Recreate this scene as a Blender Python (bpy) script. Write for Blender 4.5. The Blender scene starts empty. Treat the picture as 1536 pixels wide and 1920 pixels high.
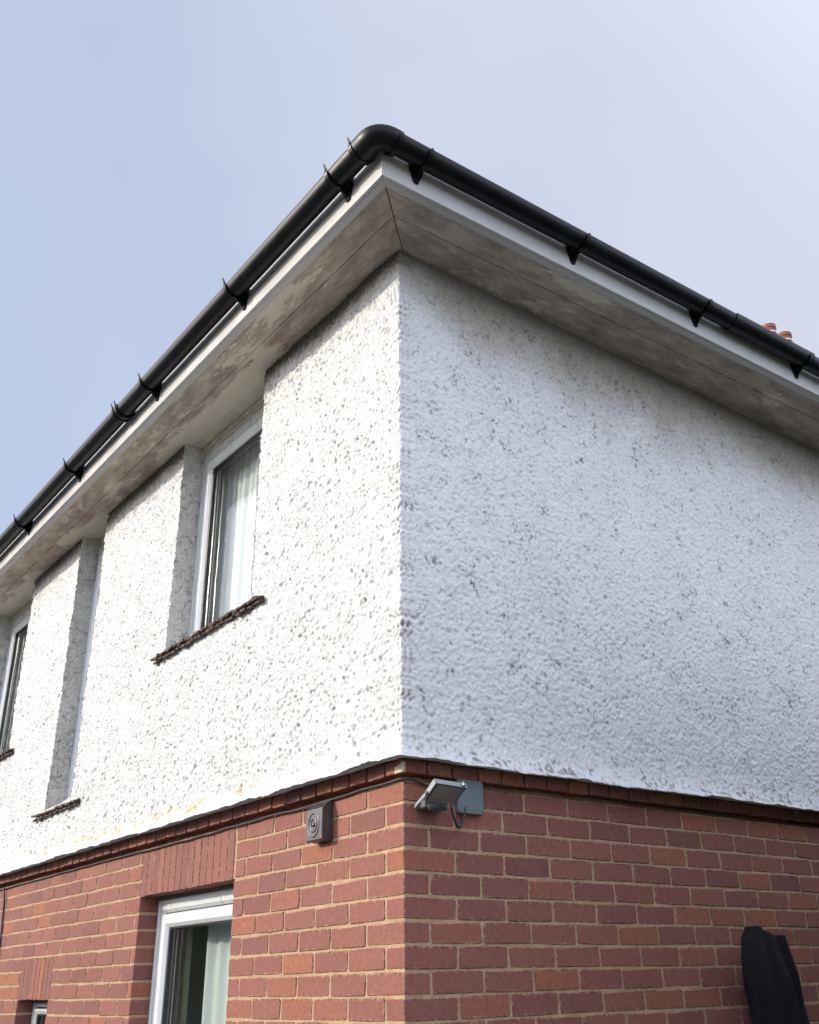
import bpy, bmesh, math, random
import numpy as np
from mathutils import Vector, Matrix
from bpy_extras.object_utils import world_to_camera_view

# ------------------------------------------------------------------ camera, sky, sun, exposure
S = bpy.context.scene
COL = S.collection
CAM = dict(loc=(2.85377, -2.07266, -0.63827), yaw=0.901500513, pitch=0.438638282, roll=-0.0235714338,
           f=1885.96441, px=824.011, py=958.453)
cd = bpy.data.cameras.new("camera")
cam = bpy.data.objects.new("camera", cd)
COL.objects.link(cam)
S.camera = cam
fw = Vector((-math.sin(CAM['yaw'])*math.cos(CAM['pitch']), math.cos(CAM['yaw'])*math.cos(CAM['pitch']), math.sin(CAM['pitch'])))
rr = Vector((math.cos(CAM['yaw']), math.sin(CAM['yaw']), 0))
uu = rr.cross(fw)
rl = CAM['roll']
R_ = rr*math.cos(rl) + uu*math.sin(rl)
U_ = -rr*math.sin(rl) + uu*math.cos(rl)
cam.matrix_world = Matrix(((R_.x, U_.x, -fw.x, CAM['loc'][0]), (R_.y, U_.y, -fw.y, CAM['loc'][1]), (R_.z, U_.z, -fw.z, CAM['loc'][2]), (0, 0, 0, 1)))
cd.sensor_fit = 'VERTICAL'
cd.sensor_height = 24.0
cd.lens = CAM['f']/1920*24.0
cd.shift_x = -(CAM['px']-768)/1920
cd.shift_y = (CAM['py']-960)/1920
cd.clip_start = 0.05
cd.clip_end = 3000

SUN_TRAVEL = Vector((0.646, 1.0, -0.45)).normalized()
sun_elev = math.asin(-SUN_TRAVEL.z)
to_sun = -SUN_TRAVEL
sun_az = math.atan2(to_sun.x, to_sun.y)
sd = bpy.data.lights.new("sun", 'SUN')
sd.energy = 1.62
sd.angle = math.radians(1.2)
sd.color = (1.0, 0.90, 0.765)
so = bpy.data.objects.new("sun", sd)
COL.objects.link(so)
so.rotation_euler = SUN_TRAVEL.to_track_quat('-Z', 'Y').to_euler()

S.view_settings.view_transform = 'Standard'
S.view_settings.look = 'None'
S.view_settings.gamma = 1.0
S.view_settings.use_curve_mapping = False
S.view_settings.exposure = 1.36

W = bpy.data.worlds.new("World")
S.world = W
W.use_nodes = True
nt = W.node_tree
nt.nodes.clear()
N = nt.nodes.new
Lk = nt.links.new
wo = N('ShaderNodeOutputWorld'); bg = N('ShaderNodeBackground')
sky = N('ShaderNodeTexSky'); sky.sky_type = 'NISHITA'; sky.sun_disc = False
sky.sun_elevation = sun_elev; sky.sun_rotation = sun_az
sky.air_density = 1.0; sky.dust_density = 2.0
tc = N('ShaderNodeTexCoord')
mp = N('ShaderNodeMapping'); mp.inputs['Scale'].default_value = (1.0, 1.0, 1.6)
n1 = N('ShaderNodeTexNoise'); n1.inputs['Scale'].default_value = 2.6; n1.inputs['Detail'].default_value = 3.0; n1.inputs['Roughness'].default_value = 0.42
dt = N('ShaderNodeVectorMath'); dt.operation = 'DOT_PRODUCT'; dt.inputs[1].default_value = (0.78, 0.42, 0.46)
Lk(tc.outputs['Generated'], mp.inputs['Vector']); Lk(mp.outputs['Vector'], n1.inputs['Vector']); Lk(tc.outputs['Generated'], dt.inputs[0])
ma = N('ShaderNodeMath'); ma.operation = 'MULTIPLY_ADD'; ma.inputs[1].default_value = 1.25; ma.inputs[2].default_value = -0.06
Lk(dt.outputs['Value'], ma.inputs[0])
mb = N('ShaderNodeMath'); mb.operation = 'MULTIPLY_ADD'; mb.inputs[1].default_value = 1.25
Lk(n1.outputs['Fac'], mb.inputs[0]); Lk(ma.outputs[0], mb.inputs[2])
mr = N('ShaderNodeMapRange'); mr.interpolation_type = 'SMOOTHSTEP'; mr.inputs['From Min'].default_value = 0.04; mr.inputs['From Max'].default_value = 1.06
Lk(mb.outputs[0], mr.inputs['Value'])
blue = N('ShaderNodeMix'); blue.data_type = 'RGBA'; blue.inputs['Factor'].default_value = 0.88
blue.inputs['B'].default_value = (2.03, 2.36, 3.12, 1)
Lk(sky.outputs['Color'], blue.inputs['A'])
cl = N('ShaderNodeMix'); cl.data_type = 'RGBA'; cl.inputs['B'].default_value = (2.58, 2.78, 3.28, 1)
Lk(mr.outputs['Result'], cl.inputs['Factor']); Lk(blue.outputs['Result'], cl.inputs['A'])
nrmz = N('ShaderNodeVectorMath'); nrmz.operation = 'NORMALIZE'; Lk(tc.outputs['Generated'], nrmz.inputs[0])
ds = N('ShaderNodeVectorMath'); ds.operation = 'DOT_PRODUCT'; ds.inputs[1].default_value = to_sun; Lk(nrmz.outputs[0], ds.inputs[0])
gm = N('ShaderNodeMapRange'); gm.inputs['From Min'].default_value = 0.45; gm.inputs['From Max'].default_value = 1.0; gm.clamp = True; Lk(ds.outputs['Value'], gm.inputs['Value'])
gp = N('ShaderNodeMath'); gp.operation = 'POWER'; gp.inputs[1].default_value = 6.0; Lk(gm.outputs[0], gp.inputs[0])
gc = N('ShaderNodeMix'); gc.data_type = 'RGBA'; gc.blend_type = 'ADD'; gc.inputs['B'].default_value = (30, 29, 28, 1); Lk(gp.outputs[0], gc.inputs['Factor']); Lk(cl.outputs['Result'], gc.inputs['A'])
dx = N('ShaderNodeVectorMath'); dx.operation = 'DOT_PRODUCT'; dx.inputs[1].default_value = (0.93, 0.05, 0.36); Lk(nrmz.outputs[0], dx.inputs[0])
xm = N('ShaderNodeMapRange'); xm.interpolation_type = 'SMOOTHSTEP'; xm.inputs['From Min'].default_value = -0.1; xm.inputs['From Max'].default_value = 0.9; Lk(dx.outputs['Value'], xm.inputs['Value'])
xc = N('ShaderNodeMix'); xc.data_type = 'RGBA'; xc.blend_type = 'ADD'; xc.inputs['B'].default_value = (5.9, 6.4, 7.9, 1); Lk(xm.outputs[0], xc.inputs['Factor']); Lk(gc.outputs['Result'], xc.inputs['A'])
Lk(xc.outputs['Result'], bg.inputs['Color']); bg.inputs['Strength'].default_value = 0.1
Lk(bg.outputs[0], wo.inputs[0])

rnd = random.Random(7)
GZ = -2.25                                   # ground level; z = 0 is the underside of the projecting brick course
ZS = 2.26                                    # soffit height

# ------------------------------------------------------------------ helpers
def tag(o, label=None, cat=None, group=None, kind=None):
    if label: o['label'] = label
    if cat: o['category'] = cat
    if group: o['group'] = group
    if kind: o['kind'] = kind
    return o

def empty(name, loc=(0, 0, 0)):
    o = bpy.data.objects.new(name, None)
    COL.objects.link(o)
    o.location = loc
    return o

def link(name, me, mat=None, parent=None):
    o = bpy.data.objects.new(name, me)
    COL.objects.link(o)
    if mat and len(me.materials) == 0: me.materials.append(mat)
    if parent: o.parent = parent
    return o

class MB:
    def __init__(s): s.v = []; s.f = []; s.attr = []; s.cur = 0.5
    def face(s, f): s.f.append(f); s.attr.append(s.cur)
    def quad(s, a, b, c, d):
        n = len(s.v); s.v += [a, b, c, d]; s.face((n, n+1, n+2, n+3))
    def box(s, x0, x1, y0, y1, z0, z1):
        n = len(s.v)
        s.v += [(x0, y0, z0), (x1, y0, z0), (x1, y1, z0), (x0, y1, z0), (x0, y0, z1), (x1, y0, z1), (x1, y1, z1), (x0, y1, z1)]
        for f in ((0, 3, 2, 1), (4, 5, 6, 7), (0, 1, 5, 4), (1, 2, 6, 5), (2, 3, 7, 6), (3, 0, 4, 7)): s.face(tuple(n+i for i in f))
    def prism(s, poly, z0, z1):
        n = len(s.v); k = len(poly)
        s.v += [(p[0], p[1], z0) for p in poly] + [(p[0], p[1], z1) for p in poly]
        s.face(tuple(n+i for i in range(k))[::-1]); s.face(tuple(n+k+i for i in range(k)))
        for i in range(k):
            j = (i+1) % k; s.face((n+i, n+j, n+k+j, n+k+i))
    def hull(s, bot, top):
        n = len(s.v); k = len(bot)
        s.v += list(bot)+list(top)
        s.face(tuple(n+i for i in range(k))[::-1]); s.face(tuple(n+k+i for i in range(k)))
        for i in range(k):
            j = (i+1) % k; s.face((n+i, n+j, n+k+j, n+k+i))
    def tube(s, pts, r, seg=8, cap=True):
        pts = [Vector(p) for p in pts]; n0 = len(s.v); up = Vector((0, 0, 1))
        for i, p in enumerate(pts):
            t = (pts[min(i+1, len(pts)-1)]-pts[max(i-1, 0)]).normalized()
            a = t.cross(up)
            if a.length < 1e-3: a = t.cross(Vector((1, 0, 0)))
            a.normalize(); b = t.cross(a)
            rad = r if not hasattr(r, '__len__') else r[i]
            for k in range(seg):
                th = 2*math.pi*k/seg
                s.v.append(tuple(p+a*math.cos(th)*rad+b*math.sin(th)*rad))
        for i in range(len(pts)-1):
            for k in range(seg):
                k2 = (k+1) % seg
                s.face((n0+i*seg+k, n0+i*seg+k2, n0+(i+1)*seg+k2, n0+(i+1)*seg+k))
        if cap:
            s.face(tuple(n0+k for k in range(seg))[::-1]); s.face(tuple(n0+(len(pts)-1)*seg+k for k in range(seg)))
    def mesh(s, name, smooth=False, attr=False):
        me = bpy.data.meshes.new(name)
        me.from_pydata([tuple(v) for v in s.v], [], s.f)
        me.update()
        bm = bmesh.new(); bm.from_mesh(me)
        if attr:
            pass
        bmesh.ops.recalc_face_normals(bm, faces=bm.faces)
        bm.to_mesh(me); bm.free()
        if attr:
            a = me.attributes.new('rnd', 'FLOAT', 'FACE')
            a.data.foreach_set('value', np.array(s.attr, dtype=np.float32))
        if smooth:
            me.polygons.foreach_set('use_smooth', [True]*len(me.polygons))
        return me
    def build(s, name, mat, parent=None, smooth=False, attr=False, bevel=0):
        o = link(name, s.mesh(name, smooth, attr), mat, parent)
        if bevel:
            m = o.modifiers.new('bevel', 'BEVEL'); m.width = bevel; m.segments = 2; m.limit_method = 'ANGLE'; m.angle_limit = math.radians(40)
        return o

# ------------------------------------------------------------------ materials
def mat(name, base=(0.5, 0.5, 0.5), rough=0.6, spec=0.5, metal=0.0):
    m = bpy.data.materials.new(name); m.use_nodes = True
    b = m.node_tree.nodes['Principled BSDF']
    b.inputs['Base Color'].default_value = (*base, 1); b.inputs['Roughness'].default_value = rough
    b.inputs['Specular IOR Level'].default_value = spec; b.inputs['Metallic'].default_value = metal
    return m, m.node_tree, b

class NT:
    """small node-writing helper"""
    def __init__(s, tree): s.t = tree
    def n(s, typ, **kw):
        o = s.t.nodes.new(typ)
        for k, v in kw.items():
            if k in ('inputs',): continue
            setattr(o, k, v)
        for k, v in kw.get('inputs', {}).items(): o.inputs[k].default_value = v
        return o
    def l(s, a, b): s.t.links.new(a, b)
    def pos(s, scale=(1, 1, 1)):
        g = s.n('ShaderNodeNewGeometry'); m = s.n('ShaderNodeMapping', inputs={'Scale': scale}); s.l(g.outputs['Position'], m.inputs['Vector']); return m.outputs['Vector']
    def noise(s, vec, scale, detail=4, rough=0.55):
        o = s.n('ShaderNodeTexNoise', inputs={'Scale': scale, 'Detail': detail, 'Roughness': rough}); s.l(vec, o.inputs['Vector']); return o.outputs['Fac']
    def ramp(s, val, stops):
        r = s.n('ShaderNodeValToRGB'); e = r.color_ramp.elements
        while len(e) < len(stops): e.new(0.5)
        for i, (p, c) in enumerate(stops):
            e[i].position = p; e[i].color = (*c, 1) if len(c) == 3 else c
        s.l(val, r.inputs['Fac']); return r.outputs['Color']
    def mr(s, val, a, b, c=0, d=1):
        m = s.n('ShaderNodeMapRange', inputs={'From Min': a, 'From Max': b, 'To Min': c, 'To Max': d}); m.interpolation_type = 'SMOOTHSTEP'; s.l(val, m.inputs['Value']); return m.outputs['Result']
    def mix(s, fac, a, b, mode='MIX'):
        m = s.n('ShaderNodeMix', data_type='RGBA', blend_type=mode)
        for k, v in (('Factor', fac), ('A', a), ('B', b)):
            if hasattr(v, 'links'): s.l(v, m.inputs[k])
            elif isinstance(v, (int, float)): m.inputs[k].default_value = v
            else: m.inputs[k].default_value = (*v, 1)
        return m.outputs['Result']
    def math(s, op, a, b):
        m = s.n('ShaderNodeMath', operation=op)
        for i, v in enumerate((a, b)):
            if hasattr(v, 'links'): s.l(v, m.inputs[i])
            else: m.inputs[i].default_value = v
        return m.outputs[0]
    def bump(s, h, dist, strength=1.0):
        b = s.n('ShaderNodeBump', inputs={'Strength': strength, 'Distance': dist}); s.l(h, b.inputs['Height']); return b.outputs['Normal']
    def attr(s, name):
        return s.n('ShaderNodeAttribute', attribute_name=name)

def brick_material(name, source):
    m, t, b = mat(name, rough=0.8, spec=0.15)
    h = NT(t)
    if source == 'object': r = h.n('ShaderNodeObjectInfo').outputs['Random']
    else: r = h.attr('rnd').outputs['Fac']
    P = h.pos()
    base = h.ramp(r, [(0.0, (.150, .062, .053)), (.14, (.185, .075, .060)), (.45, (.210, .083, .062)), (.72, (.228, .092, .067)), (.90, (.250, .098, .060)), (1.0, (.285, .108, .055))])
    cloud = h.noise(P, 9, 5, .6)
    c1 = h.mix(h.mr(cloud, .32, .66, 0, .75), base, h.mix(.5, base, (.235, .105, .085)))
    # firing marks and scorches
    n2 = h.noise(P, 34, 6, .7)
    c2 = h.mix(h.mr(n2, .60, .74, 0, .4), c1, (.07, .034, .030))
    n3 = h.noise(P, 210, 3, .6)
    c3 = h.mix(h.mr(n3, .64, .74, 0, .6), c2, (.045, .026, .024))
    # lime dabs, vertical scratches
    Pv = h.pos((60, 60, 9)); n4 = h.noise(Pv, 1.0, 2, .5)
    n5 = h.noise(h.pos((70, 70, 110)), 1.0, 4, .7)
    c3 = h.mix(h.mr(n5, .62, .72, 0, .55), c3, (.06, .035, .03))
    c4 = h.mix(h.mr(n4, .735, .80, 0, .55), c3, (.42, .34, .29))
    n6 = h.noise(P, 55, 5, .75)
    c4 = h.mix(h.mr(n6, .35, .65, .30, 0), c4, (.08, .036, .031))
    c4 = h.mix(h.mr(n6, .58, .72, 0, .35), c4, (.30, .155, .125))
    if source == 'object':                     # smears of pointing and soot along the arrises of each brick
        tcg = h.n('ShaderNodeTexCoord'); sx = h.n('ShaderNodeSeparateXYZ'); h.l(tcg.outputs['Object'], sx.inputs[0])
        ex = h.math('MINIMUM', sx.outputs['X'], h.math('SUBTRACT', .215, sx.outputs['X'])); ez = h.math('MINIMUM', sx.outputs['Z'], h.math('SUBTRACT', .065, sx.outputs['Z']))
        ed = h.math('MINIMUM', h.math('ABSOLUTE', ex, 0), h.math('ABSOLUTE', ez, 0))
        sm = h.math('ADD', h.mr(ed, 0, .012, .30, 0), n6)
        face_ = h.math('LESS_THAN', sx.outputs['Y'], .004)
        c4 = h.mix(h.math('MULTIPLY', face_, h.mr(h.math('ADD', sm, h.math('MULTIPLY', cloud, .35)), .93, 1.05, 0, .75)), c4, (.35, .235, .155))
        s2 = h.math('ADD', h.mr(ed, 0, .007, .26, 0), n5)
        c4 = h.mix(h.math('MULTIPLY', face_, h.mr(s2, .68, .82, 0, .7)), c4, (.05, .028, .024))
    h.l(c4, b.inputs['Base Color'])
    hh = h.math('ADD', h.math('MULTIPLY', n2, .6), h.math('MULTIPLY', n6, .5))
    h.l(h.bump(hh, .0045, .9), b.inputs['Normal'])
    h.l(h.mr(cloud, .3, .7, .6, .85), b.inputs['Roughness'])
    return m
M_BRICK = brick_material('brick_clay', 'object')
M_BRICKS = brick_material('brick_clay_far', 'attr')

def mortar_material():
    m, t, b = mat('mortar', rough=.9, spec=.2); h = NT(t); P = h.pos()
    n = h.noise(P, 14, 5, .6); n2 = h.noise(P, 160, 4, .65)
    c = h.ramp(n, [(.3, (.30, .185, .115)), (.55, (.37, .24, .15)), (.75, (.42, .28, .18))])
    c = h.mix(h.mr(n2, .58, .75, 0, .6), c, (.15, .105, .075))
    h.l(c, b.inputs['Base Color']); h.l(h.bump(n2, .003, 1), b.inputs['Normal'])
    return m
M_MORTAR = mortar_material()

def render_material():
    m, t, b = mat('painted_roughcast', rough=.62, spec=.3); h = NT(t); P = h.pos()
    n = h.noise(P, 3.5, 4, .5)
    base = h.ramp(n, [(.3, (.515, .52, .51)), (.7, (.545, .55, .54))])
    dirt_pit_shade = h.attr('dirt_pit_shade').outputs['Fac']; lich = h.attr('lichen').outputs['Fac']; grime = h.attr('grime').outputs['Fac']; 
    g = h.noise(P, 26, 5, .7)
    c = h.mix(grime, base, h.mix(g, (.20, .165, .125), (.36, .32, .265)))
    c = h.mix(dirt_pit_shade, c, (.055, .05, .042))  # real mould together with hollow shade painted into the colour
    c = h.mix(lich, c, (.40, .26, .075))
    h.l(c, b.inputs['Base Color'])
    fine = h.noise(P, 230, 3, .6); mid = h.noise(P, 95, 3, .5)
    hh = h.math('ADD', h.math('MULTIPLY', fine, .35), h.math('MULTIPLY', mid, .65))
    h.l(h.bump(hh, .0050, .85), b.inputs['Normal'])
    return m
M_RENDER = render_material()

def reveal_material():
    m, t, b = mat('painted_reveal', rough=.7, spec=.25); h = NT(t); P = h.pos()
    n = h.noise(P, 12, 5, .6)
    vor = h.n('ShaderNodeTexVoronoi', feature='DISTANCE_TO_EDGE', inputs={'Scale': 24.0, 'Randomness': 1.0})
    wv = h.n('ShaderNodeTexNoise', inputs={'Scale': 22.0, 'Detail': 3.0}); h.l(P, wv.inputs['Vector'])
    vm = h.n('ShaderNodeMix', data_type='VECTOR'); vm.inputs['Factor'].default_value = .09
    h.l(P, vm.inputs[4]); h.l(wv.outputs['Color'], vm.inputs[5]); h.l(vm.outputs[1], vor.inputs['Vector'])
    gate = h.mr(h.noise(P, 16, 2, .5), .42, .58)
    crack = h.math('MULTIPLY', h.mr(vor.outputs['Distance'], .0, .055, 1, 0), gate)
    c = h.ramp(n, [(.3, (.42, .41, .38)), (.7, (.50, .49, .46))])
    c = h.mix(h.math('MULTIPLY', crack, .75), c, (.12, .11, .095))
    h.l(c, b.inputs['Base Color']); h.l(h.bump(h.math('SUBTRACT', h.noise(P, 70, 3, .6), crack), .006, .8), b.inputs['Normal'])
    return m
M_REVEAL = reveal_material()

def soffit_material(name, sc=(1.6, 5.5, 5.5)):
    cream = False
    m, t, b = mat(name, rough=.8, spec=.2); h = NT(t); P = h.pos()
    Ps = h.pos(sc); 
    n = h.noise(Ps, 1.1, 7, .68); n2 = h.noise(Ps, 3.2, 8, .74); n3 = h.noise(P, 60, 4, .7)
    clean = (.60, .55, .46); 
    grime = h.ramp(n2, [(.30, (.20, .165, .14)), (.5, (.36, .31, .26)), (.7, (.56, .49, .41))])
    # clean patches where the paint has not been stained (stronger around the window heads)
    g = h.n('ShaderNodeSeparateXYZ'); h.l(P, g.inputs[0])
    if cream: f = h.math('ADD', h.mr(n, .55, .75, 0, .6), 0.0)
    else:
        f = h.math('MULTIPLY', h.mr(h.math('ADD', n, h.attr('clean').outputs['Fac']), .575, .625), .85)
        # streaks pulled along the board
    c = h.mix(f, clean, grime) if cream else h.mix(f, grime, clean)
    c = h.mix(h.mr(n3, .60, .76, 0, .45), c, (.09, .075, .06))
    h.l(c, b.inputs['Base Color']); h.l(h.bump(h.math('ADD', n2, h.math('MULTIPLY', n3, .3)), .004, .6), b.inputs['Normal'])
    return m
M_SOFFIT = {'L': soffit_material('stained_soffit'), 'R': soffit_material('stained_soffit_side', (5.5, 1.6, 5.5))}

def simple(name, base, rough=.5, spec=.5, metal=0, var=.12, scale=8, bump=0, bscale=80):
    m, t, b = mat(name, base, rough, spec, metal); h = NT(t); P = h.pos()
    n = h.noise(P, scale, 5, .6)
    lo = tuple(c*(1-var) for c in base); hi = tuple(min(1, c*(1+var)) for c in base)
    h.l(h.ramp(n, [(.3, lo), (.7, hi)]), b.inputs['Base Color'])
    h.l(h.mr(n, .3, .7, max(0.02, rough-.06), rough+.06), b.inputs['Roughness'])
    if bump: h.l(h.bump(h.noise(P, bscale, 4, .6), bump, .7), b.inputs['Normal'])
    return m
M_HEADCREAM = simple('cream_painted_board', (.50, .47, .38), .6, .3, var=.15, scale=14, bump=.001)
M_FASCIA = simple('white_fascia_paint', (.40, .395, .38), .38, .4, var=.05, scale=5, bump=.0006, bscale=30)
M_UPVC = simple('white_upvc', (.53, .545, .55), .3, .5, var=.04, scale=4)
M_SEAL = simple('black_rubber_seal', (.018, .02, .022), .5, .4)
M_GUTTER = simple('black_gutter_plastic', (.0045, .005, .006), .34, .16, var=.25, scale=12)
M_CABLE = simple('grey_cable_sheath', (.03, .027, .025), .6, .4)
M_VENT = simple('dark_brown_cowl_metal', (.05, .042, .046), .38, .7, metal=.2, var=.2, scale=20, bump=.0006)
M_SILL = simple('weathered_sill_tile', (.075, .052, .040), .85, .3, var=.55, scale=30, bump=.006, bscale=60)
M_SILLTOP = simple('white_sill_bead', (.70, .70, .68), .5, .4)
M_LAMPBODY = simple('dark_lamp_casting', (.05, .055, .06), .42, .5, metal=.2)
M_LAMPRIM = simple('pale_lamp_rim', (.20, .21, .22), .35, .5)
M_LAMPGLASS = simple('lamp_diffuser', (.17, .16, .15), .3, .5)
M_PLATE = simple('grey_green_backplate', (.115, .145, .155), .45, .4, var=.06)
M_BLACK = simple('black_cloth', (.010, .0105, .011), .9, .15, var=.3, scale=9, bump=.004, bscale=18)
M_TERRA = simple('terracotta', (.21, .072, .05), .7, .3, var=.2, scale=20)
M_LIME = simple('white_band', (.75, .73, .70), .7, .3)
M_TILE = simple('slate_roof_tile', (.045, .048, .056), .55, .4, var=.25, scale=15, bump=.003)
M_WOOD = simple('dark_rafter_timber', (.10, .075, .055), .8)
M_ROOM = simple('olive_room_wall', (.60, .59, .54), .85, .2, var=.05)

def curtain_material(name, col):
    m, t, b = mat(name, col, .85, .15); h = NT(t)
    P = h.pos((22, 22, .6)); n = h.noise(P, 1.0, 3, .55)
    lo = tuple(c*.9 for c in col)
    h.l(h.ramp(n, [(.3, lo), (.7, col)]), b.inputs['Base Color'])
    tr = h.n('ShaderNodeBsdfTranslucent'); tr.inputs['Color'].default_value = (*col, 1)
    mx = h.n('ShaderNodeMixShader'); mx.inputs[0].default_value = .25
    h.l(b.outputs[0], mx.inputs[1]); h.l(tr.outputs[0], mx.inputs[2])
    h.l(mx.outputs[0], t.nodes['Material Output'].inputs['Surface'])
    return m
M_NET = curtain_material('net_curtain', (.74, .80, .79))
M_CURT = curtain_material('pale_green_curtain', (.60, .67, .64))
M_OLIVE = curtain_material('olive_curtain', (.40, .43, .30))

def glass_material():
    m = bpy.data.materials.new('window_glass'); m.use_nodes = True; t = m.node_tree; t.nodes.clear(); h = NT(t)
    o = h.n('ShaderNodeOutputMaterial'); tr = h.n('ShaderNodeBsdfTransparent'); tr.inputs[0].default_value = (.965, .975, .97, 1)
    gl = h.n('ShaderNodeBsdfGlossy'); gl.inputs['Roughness'].default_value = .02
    lw = h.n('ShaderNodeLayerWeight'); lw.inputs['Blend'].default_value = .5
    wob = h.noise(h.pos(), 3.0, 2, .5); nb = h.bump(wob, .004, .5); h.l(nb, gl.inputs['Normal'])
    mx = h.n('ShaderNodeMixShader'); h.l(h.math('ADD', h.math('MULTIPLY', h.math('POWER', lw.outputs['Facing'], 5.0), .95), .045), mx.inputs[0]); h.l(tr.outputs[0], mx.inputs[1]); h.l(gl.outputs[0], mx.inputs[2]); h.l(mx.outputs[0], o.inputs['Surface'])
    return m
M_GLASS = glass_material()

# ------------------------------------------------------------------ ground (setting)
def ground():
    m, t, b = mat('driveway_ground', rough=.9, spec=.2); h = NT(t); P = h.pos()
    n = h.noise(P, 1.2, 6, .6); n2 = h.noise(P, 40, 4, .7)
    c = h.ramp(n, [(.3, (.17, .163, .152)), (.7, (.23, .22, .20))])
    c = h.mix(h.mr(n2, .5, .75, 0, .5), c, (.05, .048, .045))
    g = h.n('ShaderNodeNewGeometry'); ln = h.n('ShaderNodeVectorMath', operation='LENGTH'); h.l(g.outputs['Position'], ln.inputs[0])
    c = h.mix(h.mr(ln.outputs['Value'], 14, 26), c, (.06, .08, .03))
    h.l(c, b.inputs['Base Color']); h.l(h.bump(n2, .01, .6), b.inputs['Normal'])
    q = MB()
    k = 40
    xs = [-1500+3000*i/k for i in range(k+1)]
    n0 = 0
    for j in range(k+1):
        for i in range(k+1): q.v.append((xs[i], xs[j], GZ))
    for j in range(k):
        for i in range(k): q.face((j*(k+1)+i, j*(k+1)+i+1, (j+1)*(k+1)+i+1, (j+1)*(k+1)+i))
    o = q.build('ground', m); tag(o, kind='structure')
ground()

# ------------------------------------------------------------------ the house
house = empty('house', (0, 0, GZ))
tag(house, 'two-storey house corner with white roughcast above red brick and black gutters', 'house')
class HP:                                    # parts are written in world coordinates
    pass
def part(o, parent=None):
    """parent an object built in world coordinates without moving it"""
    pr = parent or house
    o.parent = pr
    off = Vector((0, 0, 0)); q = pr
    while q is not None:
        off += q.location; q = q.parent
    o.location = Vector(o.location) - off
    return o

WINS = {                                      # name: (X0, X1, Z0, Z1, frame face y)
    'w1': (-2.115, -1.160, 1.0, ZS, .095),
    'w2': (-3.782, -3.315, .395, ZS, .095),
    'w3': (-5.770, -4.812, .955, ZS, .095),
    'w4': (-2.195, -1.215, -1.50, -.228, .092),
    'w5': (-3.885, -3.352, -1.50, -.678, .092),
}
X_END, Y_END = -9.0, 9.0

# ---- bricks -----------------------------------------------------
C = .075
def brick_mesh(L, Hh, D, seed, far=False):
    r = random.Random(seed); j = lambda a: r.uniform(-a, a)
    e = .0046; a = .0021
    if far:
        q = MB(); q.box(0, L, 0, D, 0, Hh); return q
    pts = [(e+j(a)+.001, 0+j(a)), (L*.5, j(a)*1.3), (L-e-.001+j(a), j(a)), (L+j(a)*.7, e), (L+j(a), Hh-e), (L-e-.001+j(a), Hh+j(a)), (L*.5, Hh+j(a)*1.3), (e+.001+j(a), Hh+j(a)), (j(a), Hh-e), (j(a)*.7, e)]
    if r.random() < .25:                       # a chipped corner
        k = r.choice((0, 2, 5, 7)); cx = pts[k][0]; cz = pts[k][1]
        pts[k] = (cx+(.006 if cx < L/2 else -.006), cz+(.003 if cz < Hh/2 else -.003))
    q = MB(); n = len(pts); cx, cz = L/2, Hh/2; ins = .0022
    fr = [(x+(ins if x < cx-.01 else (-ins if x > cx+.01 else 0)), .0+j(.0003), z+(ins if z < cz else -ins)) for x, z in pts]
    q.v = fr+[(x, .0024, z) for x, z in pts]+[(x, D, z) for x, z in pts]
    q.face(tuple(range(n)))
    for i in range(n):
        k = (i+1) % n
        q.face((i, n+i, n+k, k)); q.face((n+i, 2*n+i, 2*n+k, n+k))
    return q
_cache = {}
def brick_data(L, Hh, D):
    key = (round(L, 3), Hh, D, rnd.randrange(7))
    if key not in _cache:
        me = brick_mesh(L, Hh, D, hash(key) % 99991).mesh('brick_shape'); me.materials.append(M_BRICK); _cache[key] = me
    return _cache[key]

far = MB()
def put_brick(side, s0, L, z0, Hh, D, out=0.0, name='brick', detailed=True):
    """side 'L': runs along -X in plane y=0; side 'R': along +Y in plane x=0.  s0 = start coordinate along the wall axis"""
    o_ = out + rnd.uniform(-.0011, .0011); dz = rnd.uniform(-.0008, .0008)
    if detailed:
        o = bpy.data.objects.new(name, brick_data(L, Hh, D)); COL.objects.link(o)
        if side == 'L': o.location = (s0, -o_, z0+dz)
        else: o.location = (o_, s0, z0+dz); 
        o.rotation_euler = (rnd.uniform(-.004, .004), rnd.uniform(-.0035, .0035), (math.pi/2 if side == 'R' else 0)+rnd.uniform(-.003, .003))
        part(o)
    else:
        far.cur = rnd.random()
        if side == 'L': far.box(s0, s0+L, -o_, D, z0, z0+Hh)
        else: far.box(-D, o_, s0, s0+L, z0, z0+Hh)

J = .009; BH = .066; BD = .1
def subtract(iv, holes, minl=.02):
    out = [iv]
    for a, b in holes:
        nxt = []
        for x, y in out:
            if b <= x or a >= y: nxt.append((x, y)); continue
            if x < a: nxt.append((x, a))
            if y > b: nxt.append((b, y))
        out = nxt
    return [(x, y) for x, y in out if y-x > minl]

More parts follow.
